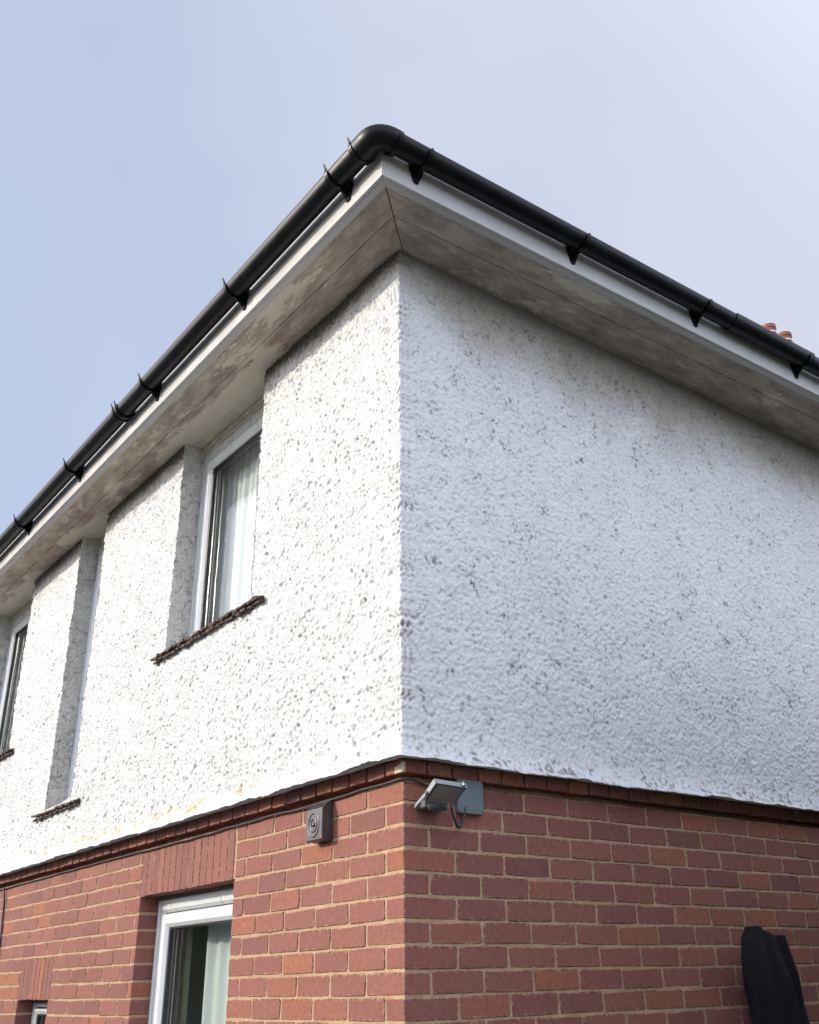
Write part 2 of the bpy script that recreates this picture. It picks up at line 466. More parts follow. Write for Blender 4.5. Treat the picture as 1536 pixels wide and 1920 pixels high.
for k in range(1, 31):
    ztop = -C*(k-1) - J/2; z0 = ztop-BH
    zc = z0+BH/2
    holes = []
    for nm in ('w4', 'w5'):
        X0, X1, Z0, Z1, _ = WINS[nm]
        if Z0 < zc < Z1: holes.append((X0, X1))
        if Z1 < zc < Z1+.225: holes.append((X0-.012, X1+.008))
    odd = k % 2 == 1
    # left wall: brick spans towards -X
    s = 0.0; first = True
    while s > X_END:
        L = .103 if (first and not odd) else .216
        corner = first
        x0, x1 = s-L, s
        if first and not odd: s -= L+J; first = False; continue     # end of the right wall's corner brick
        for a, b in subtract((x0, x1), holes):
            det = (x1 > -4.75 and zc > -.88)
            put_brick('L', a, b-a, z0, BH, BD, detailed=det)
        s -= L+J; first = False
    s = 0.0; first = True
    while s < Y_END:
        L = .103 if (first and odd) else .216
        if first and odd: s += L+J; first = False; continue
        det = (s < 2.62 and zc > -.88)
        put_brick('R', s, L, z0, BH, BD, detailed=det)
        s += L+J; first = False

# projecting course of headers under the render
s = .012
while s > X_END:
    L = .1025
    put_brick('L', s-L, L, .020, .047, .10, out=.012, name='corbel_brick', detailed=s > -4.85)
    s -= .115
s = .10
while s < Y_END:
    put_brick('R', s, .1025, .020, .047, .10, out=.012, name='corbel_brick', detailed=s < 2.75)
    s += .115

# soldier lintels
def lintel(X0, X1, z0):
    n = round((X1-X0)/.0656); w = (X1-X0)/n
    for i in range(n):
        L = w-.005
        me = brick_data(.221, round(L, 4), .1)
        o = bpy.data.objects.new('lintel_brick', me); COL.objects.link(o)
        o.rotation_euler = (rnd.uniform(-.003, .003), -math.pi/2, rnd.uniform(-.003, .003))
        o.location = (X0+i*w+L+.0025, rnd.uniform(-.001, .001), z0+rnd.uniform(-.0015, .0015))
        part(o)
lintel(-2.205, -1.228, -.226)
lintel(-3.895, -3.345, -.676)

# mortar: gridded backing sheets with the joints' own unevenness
def mortar_sheet():
    rg = np.random.RandomState(3)
    q = MB()
    def sheet(side, a0, a1, z0, z1, step):
        na = max(1, int((a1-a0)/step)); nz = max(1, int((z1-z0)/step)); n0 = len(q.v)
        for j in range(nz+1):
            for i in range(na+1):
                a = a0+(a1-a0)*i/na; z = z0+(z1-z0)*j/nz; d = .0028+rg.uniform(-.0012, .0012)
                q.v.append((a, d, z) if side == 'L' else (-d, a, z))
        for j in range(nz):
            for i in range(na):
                f = (n0+j*(na+1)+i, n0+j*(na+1)+i+1, n0+(j+1)*(na+1)+i+1, n0+(j+1)*(na+1)+i)
                q.face(f)
    sheet('R', .003, 2.7, -.9, -.004, .012); sheet('R', .003, 2.7, .024, .07, .012)
    sheet('R', .003, Y_END, GZ, -.9, .3); sheet('R', 2.7, Y_END, -.9, .07, .3)
    rects = [(-4.8, -.003, .024, .07), (-4.8, -3.888, -.9, -.004), (-3.888, -3.349, -.674, -.004), (-3.349, -2.198, -.9, -.004), (-2.198, -1.212, -.222, -.004), (-1.212, -.003, -.9, -.004)]
    for r in rects: sheet('L', r[0], r[1], r[2], r[3], .012)
    for r in [(X_END, -4.8, GZ, .07), (-4.8, -3.888, GZ, -.9), (-3.888, -3.349, GZ, -1.5), (-3.349, -2.198, GZ, -.9), (-2.198, -1.212, GZ, -1.5), (-1.212, -.003, GZ, -.9)]: sheet('L', *r, .3)
    # joint faces inside the openings
    q.box(X_END, -.05, .045, .06, -.03, .13); q.box(-.06, -.045, .06, Y_END, -.03, .13)
    for nm in ('w4', 'w5'):
        X0, X1, Z0, Z1, _ = WINS[nm]
        q.quad((X0-.003, .004, Z0), (X0-.003, .2, Z0), (X0-.003, .2, Z1), (X0-.003, .004, Z1))
        q.quad((X1+.003, .004, Z0), (X1+.003, .2, Z0), (X1+.003, .2, Z1), (X1+.003, .004, Z1))
        q.quad((X0, .004, Z1+.006), (X1, .004, Z1+.006), (X1, .2, Z1+.006), (X0, .2, Z1+.006))
    me = q.mesh('mortar')
    return link('mortar', me, M_MORTAR)
part(mortar_sheet())
q = MB(); q.hull([(-.048, -.010, .022), (.016, -.017, .021), (.016, -.002, .021), (-.048, 0, .022)], [(-.040, -.011, .045), (.0155, -.0165, .058), (.0155, -.002, .058), (-.040, 0, .045)])
part(q.build('mortar_dab', simple('pale_mortar_dab', (.52, .46, .33), .9, .2, var=.25, scale=60, bump=.004), bevel=.003))
o = far.build('brickwork', M_BRICKS, attr=True); tag(o, kind='stuff'); part(o)

# ---- roughcast --------------------------------------------------
RES = .0036
T0, T1, ZB, ZT = -5.45, 3.45, .045, 2.30
nT = int((T1-T0)/RES)+1; nZ = int((ZT-ZB)/RES)+1
rg = np.random.RandomState(11)
def vnoise(n0, n1, cells0, cells1, seed):
    g = np.random.RandomState(seed).rand(cells0+3, cells1+3)
    a = np.linspace(0, cells0, n0); b = np.linspace(0, cells1, n1)
    i = a.astype(int); j = b.astype(int); fa = a-i; fb = b-j
    fa = fa*fa*(3-2*fa); fb = fb*fb*(3-2*fb)
    G = lambda p, q_: g[np.ix_(i+p, j+q_)]
    return (G(0, 0)*(1-fa)[:, None]+G(1, 0)*fa[:, None])*(1-fb)[None]+(G(0, 1)*(1-fa)[:, None]+G(1, 1)*fa[:, None])*fb[None]
def fbm(cell, seed, octs=3):
    o = np.zeros((nZ, nT)); amp = 1; tot = 0
    for k in range(octs):
        c0 = max(1, int((ZT-ZB)/cell)); c1 = max(1, int((T1-T0)/cell))
        o += amp*vnoise(nZ, nT, c0, c1, seed+k); tot += amp; amp *= .5; cell /= 2
    return o/tot
Hm = np.zeros((nZ, nT), dtype=np.float32)
area = (T1-T0)*(ZT-ZB)
def stamp(n, r0, r1, h0, h1, mode):
    ts = rg.rand(n)*(nT-1); zs = rg.rand(n)*(nZ-1); rs = r0+(r1-r0)*rg.rand(n)**1.6; hs = h0+(h1-h0)*rg.rand(n)
    ang = rg.rand(n)*math.pi; ec = 1+.6*rg.rand(n)
    for t, z, r, hgt, an, e in zip(ts, zs, rs, hs, ang, ec):
        rp = r/RES*e; i0 = max(0, int(z-rp)); i1 = min(nZ, int(z+rp)+2); j0 = max(0, int(t-rp)); j1 = min(nT, int(t+rp)+2)
        dz = np.arange(i0, i1)[:, None]-z; dtt = np.arange(j0, j1)[None]-t
        ca, sa = math.cos(an), math.sin(an)
        a = (dtt*ca+dz*sa)/e; b = -dtt*sa+dz*ca
        d2 = (a*a+b*b)/(r/RES)**2
        v = hgt*np.sqrt(np.clip(1-d2, 0, 1))
        if mode > 0: Hm[i0:i1, j0:j1] = np.maximum(Hm[i0:i1, j0:j1], v)
        else: Hm[i0:i1, j0:j1] -= v
stamp(int(8500*area), .0040, .0085, .0030, .0070, 1)
Hm += (fbm(.028, 5, 2).astype(np.float32)-.5)*.006
Hm += (fbm(.30, 25, 2).astype(np.float32)-.5)*.010
D = np.zeros((nZ, nT), dtype=np.float32)
def specks(n, r0, r1, a0, a1, sel, slant):
    ts = rg.rand(n)*(nT-1); zs = rg.rand(n)*(nZ-1)
    for t, z in zip(ts, zs):
        T_ = T0+t*RES; Zv = ZB+z*RES
        if rg.rand() > sel(T_, Zv): continue
        r = (r0+(r1-r0)*rg.rand()**2)/RES; e = 1.2+1.6*rg.rand(); an = slant(T_)+rg.normal(0, .45); al = a0+(a1-a0)*rg.rand(); rp = r*e+1
        i0 = max(0, int(z-rp)); i1 = min(nZ, int(z+rp)+2); j0 = max(0, int(t-rp)); j1 = min(nT, int(t+rp)+2)
        dz = np.arange(i0, i1)[:, None]-z; dtt = np.arange(j0, j1)[None]-t; ca, sa = math.cos(an), math.sin(an)
        a = (dtt*ca+dz*sa)/e; b = -dtt*sa+dz*ca; d = np.sqrt(a*a+b*b)/r
        v = al*np.clip(1.35-d, 0, 1)
        D[i0:i1, j0:j1] = np.maximum(D[i0:i1, j0:j1], v); Hm[i0:i1, j0:j1] -= v*.006
def sel_r(T_, Zv):
    if T_ < 0:
        q_ = (ZS-Zv)/.35; return 1.1+.6*max(0, 1-q_)
    q_ = (ZS-Zv)/(.22+.50*min(1, T_*1.5+.15)); return .34+1.5*max(0, 1-q_)
specks(int(5200*area), .0020, .0050, .10, .52, sel_r, lambda T_: (1.2 if T_ < 0 else -.25))  # painted specks of cavity shade, thicker with mould near the soffit
_i = int((1.015-T0)/RES); _j = int((1.545-ZB)/RES)
for _a, _b, _r in ((0, 0, 2.6), (3, -2, 1.6), (-3, -1, 1.5), (1, 3, 1.4)):
    _dz = np.arange(-5, 6)[:, None]; _dt = np.arange(-5, 6)[None]
    _m = np.clip(_r+.6-np.sqrt(_dz**2+_dt**2), 0, 1)*.95
    D[_j+_b-5:_j+_b+6, _i+_a-5:_i+_a+6] = np.maximum(D[_j+_b-5:_j+_b+6, _i+_a-5:_i+_a+6], _m)
specks(int(7*area), .006, .013, .25, .55, lambda T_, Zv: .6 if T_ > 0 else .25, lambda T_: 0)
tt = np.linspace(T0, T1, nT)[None, :]; zz = np.linspace(ZB, ZT, nZ)[:, None]
# the paint has filled the left-hand face more than the right
stamp(int(1500*area), .0035, .0075, .003, .0070, -1)
Hs = Hm.copy()
for _ in range(1):
    Hs[1:-1, 1:-1] = (Hs[1:-1, 1:-1]*4+Hs[:-2, 1:-1]+Hs[2:, 1:-1]+Hs[1:-1, :-2]+Hs[1:-1, 2:])/8
Hm = Hs
low = (Hm-Hm.mean())/Hm.std()
big = fbm(.22, 60, 4); med = fbm(.06, 80, 3); spk = fbm(.011, 90, 2)
Hm *= np.where(tt > .02, .68, 1.25)
Hm *= np.where(zz < .15, .55+.45*(zz-ZB)/.1, 1.0)          # trowelled drip edge
depth_l = ZS-zz
# mould specks in the hollows close to the soffit, right-hand grime, and a near-black band on the left
nearL = np.clip(1-depth_l/.42, 0, 1); nearR = np.clip(1-(depth_l-.02)/(.62), 0, 1)
near = np.where(tt < 0, nearL, nearR*np.clip(.25+tt*1.4, 0, 1))
dirt_pit_shade = np.clip((near*.60+(spk-.5)*1.7+(-low)*.25-.80+(big-.5)*.4)*2.6, 0, 1)*.45
spr = np.clip((spk*.9+(-low)*.24+(med-.5)*.35+(big-.5)*.35-.84)*3.2, 0, 1)*np.where(tt < 0, .25, .07)
pit_shade = np.clip((-low-1.15)*.9, 0, 1)*np.where(tt < 0, .55, .30)*(.45+.9*med)  # shade of the pits painted as darker colour, stronger on the left
band = np.clip((.105-depth_l+(big-.5)*.07+(med-.5)*.03+(spk-.5)*.07)/.06, 0, 1)*.86  # darkens the wall just below the soffit, most on the left
D = np.where(tt < 0, np.clip(D*1.2, 0, .52), D*.85)
dirt_pit_shade = np.maximum(np.maximum(np.maximum(dirt_pit_shade, spr), pit_shade*.65), D)
dirt_pit_shade = np.maximum(dirt_pit_shade, np.where(tt < 0, band, band*.45))
lip = np.clip(1-np.abs(zz-.085)/.045, 0, 1)*(tt > 0)
dirt_pit_shade = np.maximum(dirt_pit_shade, np.clip((lip*.5+(spk-.5)*2.4+(med-.5)*1.4-.62)*3, 0, 1)*.75)
grime = np.where(tt < 0, np.clip(1.35-depth_l/.12+(big-.5)*1.0, 0, 1)*.88, np.clip(1.35-depth_l/(.13+.27*np.clip(tt*1.6+.2, 0, 1))+(big-.5)*.9, 0, 1)*.86)  # grime on the right; left side simply darkens toward the soffit
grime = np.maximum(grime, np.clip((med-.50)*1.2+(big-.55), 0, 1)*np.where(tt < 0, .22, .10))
lz = .112+.03*(big-.5)+.012
lichen = np.clip((1-np.abs(zz-lz)/.038)*1.0+(spk-.5)*3.0+(med-.5)*2.2-.78, 0, 1)
lichen *= np.clip(np.minimum((tt+4.4)/.5, (-.55-tt)/.5), 0, 1)*np.clip(.35+np.exp(-((tt+2.15)/.75)**2), 0, 1)
lichen = np.clip(lichen*2.0, 0, 1)*.72
def samp(A, t, z):
    a = np.clip((t-T0)/RES, 0, nT-1.001); b = np.clip((z-ZB)/RES, 0, nZ-1.001)
    i = a.astype(int); j = b.astype(int); fa = a-i; fb = b-j
    return (A[j, i]*(1-fa)+A[j, i+1]*fa)*(1-fb)+(A[j+1, i]*(1-fa)+A[j+1, i+1]*fa)*fb

OUT = .030
def prof(z):
    return OUT-.004+.056*np.exp(-np.clip(z-.062, 0, 9)/.034)
def jag(z, seed):                              # sideways wander of a vertical edge
    r = np.random.RandomState(seed); ph = r.rand(12)*6.28; s_ = 0
    for k, f in enumerate((9, 23, 61, 127, 211, 347)): s_ = s_+np.sin(z*f+ph[k])*(.0022/(k*.6+1))
    return s_

def roughcast():
    st = .0044
    ts = list(np.arange(X_END, T0, .12))+list(np.arange(T0, -2.6, .0056))+list(np.arange(-2.6, -.03, st))
    wl = [('w1', 1), ('w2', 2), ('w3', 3)]
    edges = []
    for nm, _ in wl: edges += [WINS[nm][0], WINS[nm][1]]
    ts = np.array(sorted([t for t in ts if all(abs(t-e) > .003 for e in edges)]+edges))
    # (base x, base y, nx, ny, t)
    cols = [(t, 0.0, 0.0, -1.0, t) for t in ts]
    for i in range(1, 13):
        th = (i/13)*math.pi/2
        nx, ny = math.sin(th), -math.cos(th); k = max(abs(nx), abs(ny))**.82
        cols.append((0, 0, nx/k, ny/k, (i/13-.5)*.06))
    tr = list(np.arange(.03, 2.9, st))+list(np.arange(2.9, T1, .0058))+list(np.arange(T1, Y_END, .12))
    cols[len(ts):len(ts)] = []
    cols += [(0.0, t, 1.0, 0.0, t) for t in tr]
    cols = [c for c in cols if not (c[2] == 0 and c[0] > -.03)]
    # short flats next to the corner
    pre = [c for c in cols if c[2] == 0]; mid = [c for c in cols if 0 < c[2] and c[3] < 0]; post = [c for c in cols if c[3] == 0]
    pre += [(t, 0, 0, -1, t) for t in (-.03, -.0245, -.019, -.0135, -.008, -.003)]
    post = [(0, t, 1, 0, t) for t in (.003, .008, .0135, .019, .0245)]+post
    cols = pre+mid+post
    A = np.array(cols)
    zs = sorted(set([round(v, 5) for v in np.arange(.062, ZS+.004, st)]))
    wz = [WINS[n][2] for n, _ in wl]
    zs = np.array(sorted([z for z in zs if all(abs(z-e) > .0026 for e in wz)]+sorted(set(wz))))
    nt_, nz_ = len(A), len(zs)
    TT = np.repeat(A[:, 4][None], nz_, 0); ZZ = np.repeat(zs[:, None], nt_, 1)
    h = samp(Hm, TT, ZZ)
    far_ = (TT < T0) | (TT > T1); h = np.where(far_, .002, h)
    o_ = prof(ZZ)+h
    # wandering drip edge
    wig = (samp(big, TT, ZZ*0+.9)-.5)*.030+(samp(med, TT, ZZ*0+.9)-.5)*.012+(samp(spk, TT, ZZ*0+.9)-.5)*.005
    ZZ2 = ZZ+wig*np.exp(-(ZZ-.062)/.012)
    X = A[:, 0][None]+A[:, 2][None]*o_; Y = A[:, 1][None]+A[:, 3][None]*o_
    Y = np.where(A[:, 3][None] == 0, Y, Y)
    # ragged window edges
    for nm, sd_ in wl:
        X0, X1, Z0, Z1, _ = WINS[nm]
        for e, sg in ((X0, 1), (X1, -1)):
            near_ = (np.abs(TT-e) < .02) & (A[:, 2][None] == 0) & (ZZ > Z0-.02)
            X = np.where(near_, X+(jag(ZZ, int(abs(e)*100))*1.3+sg*.002)*(1-np.abs(TT-e)/.02), X)
    V = np.stack([X, Y, ZZ2], -1).reshape(-1, 3)
    # back row under the drip edge
    wg = wig[0]
    bx = A[:, 0]+A[:, 2]*.006; by = A[:, 1]+A[:, 3]*.006
    V0 = np.stack([bx, by, np.full(nt_, .072)+wg*.3], -1)
    V = np.vstack([V, V0])
    J_, I_ = np.meshgrid(np.arange(nz_-1), np.arange(nt_-1), indexing='ij')
    tc_ = (A[:-1, 4]+A[1:, 4])/2; zc_ = (zs[:-1]+zs[1:])/2
    keep = np.ones((nz_-1, nt_-1), bool)
    for nm, _ in wl:
        X0, X1, Z0, Z1, _y = WINS[nm]
        keep &= ~(((tc_ > X0) & (tc_ < X1))[None] & (zc_ > Z0)[:, None])
    a = (J_*nt_+I_)[keep]
    F = np.stack([a, a+1, a+1+nt_, a+nt_], -1)
    i = np.arange(nt_-1); Fb = np.stack([nz_*nt_+i, nz_*nt_+i+1, i+1, i], -1)
    F = np.vstack([F, Fb])
    me = bpy.data.meshes.new('roughcast_render')
    me.vertices.add(len(V)); me.vertices.foreach_set('co', V.astype(np.float32).ravel())
    me.loops.add(len(F)*4); me.loops.foreach_set('vertex_index', F.astype(np.int32).ravel())
    me.polygons.add(len(F)); me.polygons.foreach_set('loop_start', np.arange(0, len(F)*4, 4, dtype=np.int32))
    try: me.polygons.foreach_set('loop_total', np.full(len(F), 4, dtype=np.int32))
    except Exception: pass
    me.update(calc_edges=True); me.validate()
    me.polygons.foreach_set('use_smooth', np.ones(len(me.polygons), bool))
    for nm, arr in (('dirt_pit_shade', dirt_pit_shade), ('lichen', lichen), ('grime', grime)):
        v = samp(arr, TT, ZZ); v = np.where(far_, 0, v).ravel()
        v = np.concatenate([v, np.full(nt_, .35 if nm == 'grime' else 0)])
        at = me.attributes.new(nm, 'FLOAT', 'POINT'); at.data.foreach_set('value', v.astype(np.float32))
    return link('roughcast_render', me, M_RENDER)
part(roughcast())

# window reveals in the roughcast
def reveal(nm):
    X0, X1, Z0, Z1, yf = WINS[nm]
    for e, sg in ((X0, 1), (X1, -1)):
        ys = np.linspace(-OUT, yf+.03, 26); zs = np.arange(Z0-.08, ZS+.004, .006)
        YY, ZZ = np.meshgrid(ys, zs); u = (YY+OUT)*1.0
        h = samp(Hm, np.clip(e+.4+YY*1.3, T0, T1), ZZ)*.8
        k = np.clip(1-u/.02, 0, 1)
        X = e+sg*(.0015+h*(1-k)*.8)+jag(ZZ, int(abs(e)*100))*1.3*k
        Yv = YY-(samp(Hm, np.full_like(ZZ, e), ZZ)-.001)*k
        nz_, ny_ = YY.shape
        q = MB(); q.v = [tuple(v) for v in np.stack([X, Yv, ZZ], -1).reshape(-1, 3)]
        for j in range(nz_-1):
            for i in range(ny_-1): q.face((j*ny_+i, j*ny_+i+1, (j+1)*ny_+i+1, (j+1)*ny_+i))
        part(q.build('window_reveal', M_REVEAL, smooth=True))
for nm in ('w1', 'w2', 'w3'): reveal(nm)

# ---- windows ----------------------------------------------------
def ring(X0, X1, Z0, Z1, prof_):
    """mitred rectangular frame: prof_ = closed list of (inset, y)"""
    q = MB(); n = len(prof_)
    for (cx, cz) in ((0, 0), (1, 0), (1, 1), (0, 1)):
        for ins, y in prof_:
            q.v.append((X0+ins if cx == 0 else X1-ins, y, Z0+ins if cz == 0 else Z1-ins))
    for c in range(4):
        d = (c+1) % 4
        for i in range(n):
            k = (i+1) % n
            q.face((c*n+i, d*n+i, d*n+k, c*n+k))
    return q
def window(nm, fw_, sw, mull=None):
    X0, X1, Z0, Z1, yf = WINS[nm]
    if nm in ('w1', 'w2', 'w3'): Zt = 2.212; Zb = Z0-.02; X0 -= .012; X1 += .012
    else: Zt = Z1-.012; Zb = Z0; X0 += .006; X1 -= .006
    f = ring(X0, X1, Zb, Zt, [(0, yf+.07), (0, yf+.006), (.004, yf), (.018, yf), (.021, yf+.004), (fw_-.014, yf+.004), (fw_, yf+.018), (fw_, yf+.07)])
    fo = part(f.build('window', M_UPVC))
    spans = [(X0+fw_, X1-fw_, Zb+fw_, Zt-fw_)]
    if mull is not None:
        m = MB(); m.box(X0+fw_-.002, X1-fw_+.002, yf+.004, yf+.07, mull, mull+.05); part(m.build('mullion', M_UPVC, bevel=.004), fo)
        spans = [(X0+fw_, X1-fw_, Zb+fw_, mull), (X0+fw_, X1-fw_, mull+.05, Zt-fw_)]
    for (a, b, c, d) in spans:
        g = .008; a += g; b -= g; c += g; d -= g
        ys = yf-.004
        part(ring(a-.009, b+.009, c-.009, d+.009, [(0, yf+.03), (0, yf+.022), (.012, yf+.022), (.012, yf+.03)]).build('seal', M_SEAL), fo)
        s_ = ring(a, b, c, d, [(0, yf+.06), (0, ys+.006), (.006, ys), (sw-.016, ys), (sw-.004, ys+.010), (sw, ys+.014), (sw, yf+.06)])
        part(s_.build('sash', M_UPVC), fo)
        part(ring(a+sw, b-sw, c+sw, d-sw, [(-.002, yf+.05), (-.002, ys+.016), (.007, ys+.018), (.009, yf+.05)]).build('glazing_seal', M_SEAL), fo)
        p = MB(); p.box(a+sw-.001, b-sw+.001, yf+.024, yf+.044, c+sw-.001, d-sw+.001); part(p.build('pane', M_GLASS), fo)
    if nm in ('w4', 'w5'):
        h_ = MB(); h_.box(X0, X1, yf-.01, yf+.02, Zt, Zt+.02); part(h_.build('head_trim', M_WOOD), fo)
    return fo
window('w1', .060, .055); window('w2', .042, .040, mull=1.05); window('w3', .060, .055)
window('w4', .060, .060); window('w5', .026, .028)

# sills of old roof tiles, two lapped courses, set into the render
def sill(X0, X1, z, seed):
    r = random.Random(seed)
    q = MB()
    for course, (dz, yo, w) in enumerate(((0.0, -.066, .040), (-.0165, -.056, .046))):
        x = X0+r.uniform(0, .02)
        while x < X1-.01:
            ww = min(w*r.uniform(.75, 1.25), X1-x); y0 = yo+r.uniform(-.005, .005); t = .0125*r.uniform(.8, 1.15); zt = z+dz+r.uniform(-.004, .004)
            bot = [(x, y0+.004, zt-t+r.uniform(-.003, .003)), (x+ww*.92, y0+r.uniform(-.004, .004), zt-t+r.uniform(-.004, .003)), (x+ww*.92, -.02, zt-t+.012), (x, -.02, zt-t+.012)]
            top = [(x, y0, zt), (x+ww*.92, y0+r.uniform(-.003, .003), zt+r.uniform(-.003, .003)), (x+ww*.92, -.02, zt+.012), (x, -.02, zt+.012)]
            q.hull(bot, top); x += ww
    o = part(q.build('window_sill', M_SILL, bevel=.0022))
    # cement slope between tiles and frame
    c = MB(); nx = 60
    for i in range(nx+1):
        X = X0+.03+(X1-X0-.06)*i/nx
        for (y, zz_) in ((-.060, z+.001), (-.03, z+.012), (.03, z+.05), (.13, z+.145)):
            c.v.append((X, y+r.uniform(-.002, .002), zz_+r.uniform(-.0015, .0015)))
    for i in range(nx):
        for j in range(3): c.face((i*4+j, (i+1)*4+j, (i+1)*4+j+1, i*4+j+1))
    part(c.build('sill_slope', M_REVEAL, smooth=True), o)
sill(-2.235, -1.030, .975, 1); sill(-3.93, -3.145, .368, 2); sill(-5.95, -4.66, .930, 3)
q = MB(); q.hull([(-3.345, -.02, .955), (-3.31, -.024, .955), (-3.31, .09, .955), (-3.345, .09, .955)], [(-3.34, -.018, .99), (-3.31, -.024, 1.0), (-3.31, .09, 1.0), (-3.34, .09, .99)])
part(q.build('render_patch', M_RENDER))

# ---- eaves ------------------------------------------------------
def eL(t, o): return (t, -.350-.0048*t+o)
def eR(t, o): return (.365+.0195*(t+.35)-o, t)
def corner(o):
    x, y = .365, -.35
    for _ in range(8): y = -.350-.0048*x+o; x = .365+.0195*(y+.35)-o
    return (x, y)
def strip(side, o1, o2):
    if side == 'L': return [eL(X_END-.2, o1), corner(o1), corner(o2), eL(X_END-.2, o2)]
    return [corner(o1), eR(Y_END+.2, o1), eR(Y_END+.2, o2), corner(o2)]
EV = {}
for side in 'LR':
    q = MB(); q.prism(strip(side, 0, .016), ZS-.012, ZS+.165); EV['f'+side] = part(q.build('fascia_board', M_FASCIA, bevel=.003))
    q = MB(); q.prism(strip(side, .017, .052), ZS-.010, ZS+.03); part(q.build('fascia_return', M_FASCIA, bevel=.002), EV['f'+side])

# soffit boards: gridded so the stain map can ride on the points
def soffit(side, o1, o2, z):
    P4 = strip(side, o1, o2)
    sh = -.0016 if side == 'L' else .0016
    P4 = [(x+sh, y+sh) if (abs(x) < 1 and abs(y) < 1) else (x, y) for x, y in P4]
    if side == 'R': P4 = [P4[1], P4[0], P4[3], P4[2]]
    a, b, c, d = [Vector((*p, 0)) for p in P4]      # a far outer, b corner outer, c corner inner, d far inner
    nu, nv = 400, 6; q = MB(); cl_ = []
    for i in range(nu+1):
        u = (i/nu)**.6
        for j in range(nv+1):
            v = j/nv; A_ = a.lerp(b, u); B_ = d.lerp(c, u); p = A_.lerp(B_, v)
            q.v.append((p.x, p.y, z+.0008*math.sin(p.x*7+p.y*9)))
            k = 0.0
            if side == 'L':
                for (wx0, wx1) in ((-2.15, -1.1), (-3.8, -3.25), (-5.8, -4.8)):
                    inw = max(0, 1-max(0, wx0-.05-p.x, p.x-wx1)/.35)
                    k = max(k, inw*max(0, (o1+(o2-o1)*v-.15)/.16))
            cl_.append(.30*min(1, k)-(.01 if side == 'R' else .0))
    for i in range(nu):
        for j in range(nv): q.face((i*(nv+1)+j, i*(nv+1)+j+1, (i+1)*(nv+1)+j+1, (i+1)*(nv+1)+j))
    n = len(q.v)
    # upper skin and edges give the board its thickness
    ring_ = [i*(nv+1) for i in range(nu+1)]+[nu*(nv+1)+j for j in range(1, nv+1)]+[i*(nv+1)+nv for i in range(nu-1, -1, -1)]+[j for j in range(nv-1, 0, -1)]
    q.v += [(q.v[i][0], q.v[i][1], z+.012) for i in ring_]; cl_ += [0]*len(ring_)
    m = len(ring_)
    for i in range(m):
        k = (i+1) % m; q.face((ring_[i], ring_[k], n+k, n+i))
    me = q.mesh('soffit_board'); at = me.attributes.new('clean', 'FLOAT', 'POINT'); at.data.foreach_set('value', np.array(cl_, dtype=np.float32))
    return part(link('soffit_board', me, M_SOFFIT[side]))
for side in 'LR':
    soffit(side, .054, .1795, ZS); soffit(side, .1835, .352 if side == 'L' else .42, ZS+.001)
    q = MB(); q.prism(strip(side, .04, .43), ZS+.016, ZS+.03); part(q.build('rafter_batten', M_WOOD))
for nm in ('w1', 'w2', 'w3'):
    X0, X1, Z0, Z1, yf = WINS[nm]
    q = MB(); q.box(X0-.02, X1+.02, .006, yf+.02, ZS+.001, ZS+.012); h_ = part(q.build('window_head_board', M_HEADCREAM, bevel=.002))
    q = MB(); q.box(X0-.015, X1+.015, yf-.006, yf+.05, 2.214, ZS); part(q.build('head_fillet', M_HEADCREAM, bevel=.006), h_)
    q = MB(); q.box(X0-.01, X1+.01, yf-.018, yf-.006, 2.236, ZS); part(q.build('head_bead', M_HEADCREAM, bevel=.004), h_)

# ---- gutter -----------------------------------------------------
GR = .050; GO = -.060; GZC = 2.383
def gutter_path(t0, t1, dz=0):
    """centre line running L(t0) -> rounded corner -> R(t1)"""
    cx, cy = corner(GO); r = .055; pts = []
    a = Vector((*eL(t0, GO), GZC+dz)); b = Vector((*eL(cx-r, GO), GZC+dz)); c = Vector((*eR(cy+r, GO), GZC+dz)); d = Vector((*eR(t1, GO), GZC+dz))
    n = max(2, int((b-a).length/.15)); pts += [a.lerp(b, i/n) for i in range(n+1)]
    k = Vector((cx, cy, GZC+dz))
    for i in range(1, 8):
        u = i/8; pts.append(b.lerp(k, u).lerp(k.lerp(c, u), u))
    n = max(2, int((d-c).length/.15)); pts += [c.lerp(d, i/n) for i in range(n+1)]
    return pts
def trough(pts, ro, ri, lip=.004, z_add=None):
    q = MB(); seg = 14; n0 = 0
    prof_ = [(math.cos(math.pi+math.pi*i/seg)*ro, math.sin(math.pi+math.pi*i/seg)*ro) for i in range(seg+1)]
    prof_ = [(prof_[0][0], lip)]+prof_+[(prof_[-1][0], lip)]
    prof_ += [(prof_[-1][0]-(ro-ri), lip)]+[(math.cos(math.pi*i/seg)*ri, -math.sin(math.pi*i/seg)*ri) for i in range(seg+1)]+[(prof_[0][0]+(ro-ri), lip)]
    m = len(prof_)
    for i, p in enumerate(pts):
        t = (pts[min(i+1, len(pts)-1)]-pts[max(i-1, 0)]); t.z = 0; t.normalize(); nrm = Vector((t.y, -t.x, 0))   # outward
        for (a, z) in prof_: q.v.append(tuple(p+nrm*a+Vector((0, 0, z))))
    for i in range(len(pts)-1):
        for k in range(m):
            k2 = (k+1) % m; q.face((i*m+k, i*m+k2, (i+1)*m+k2, (i+1)*m+k))
    q.face(tuple(range(m))[::-1]); q.face(tuple((len(pts)-1)*m+k for k in range(m)))
    return q
cxg, cyg = corner(GO)
gut = part(trough(gutter_path(X_END-.1, Y_END+.1), GR, GR-.003).build('gutter', M_GUTTER))
def smooth_by_angle(o):
    me = o.data; me.polygons.foreach_set('use_smooth', [True]*len(me.polygons))
    try: me.set_sharp_from_angle(angle=math.radians(32))
    except Exception: pass
smooth_by_angle(gut)
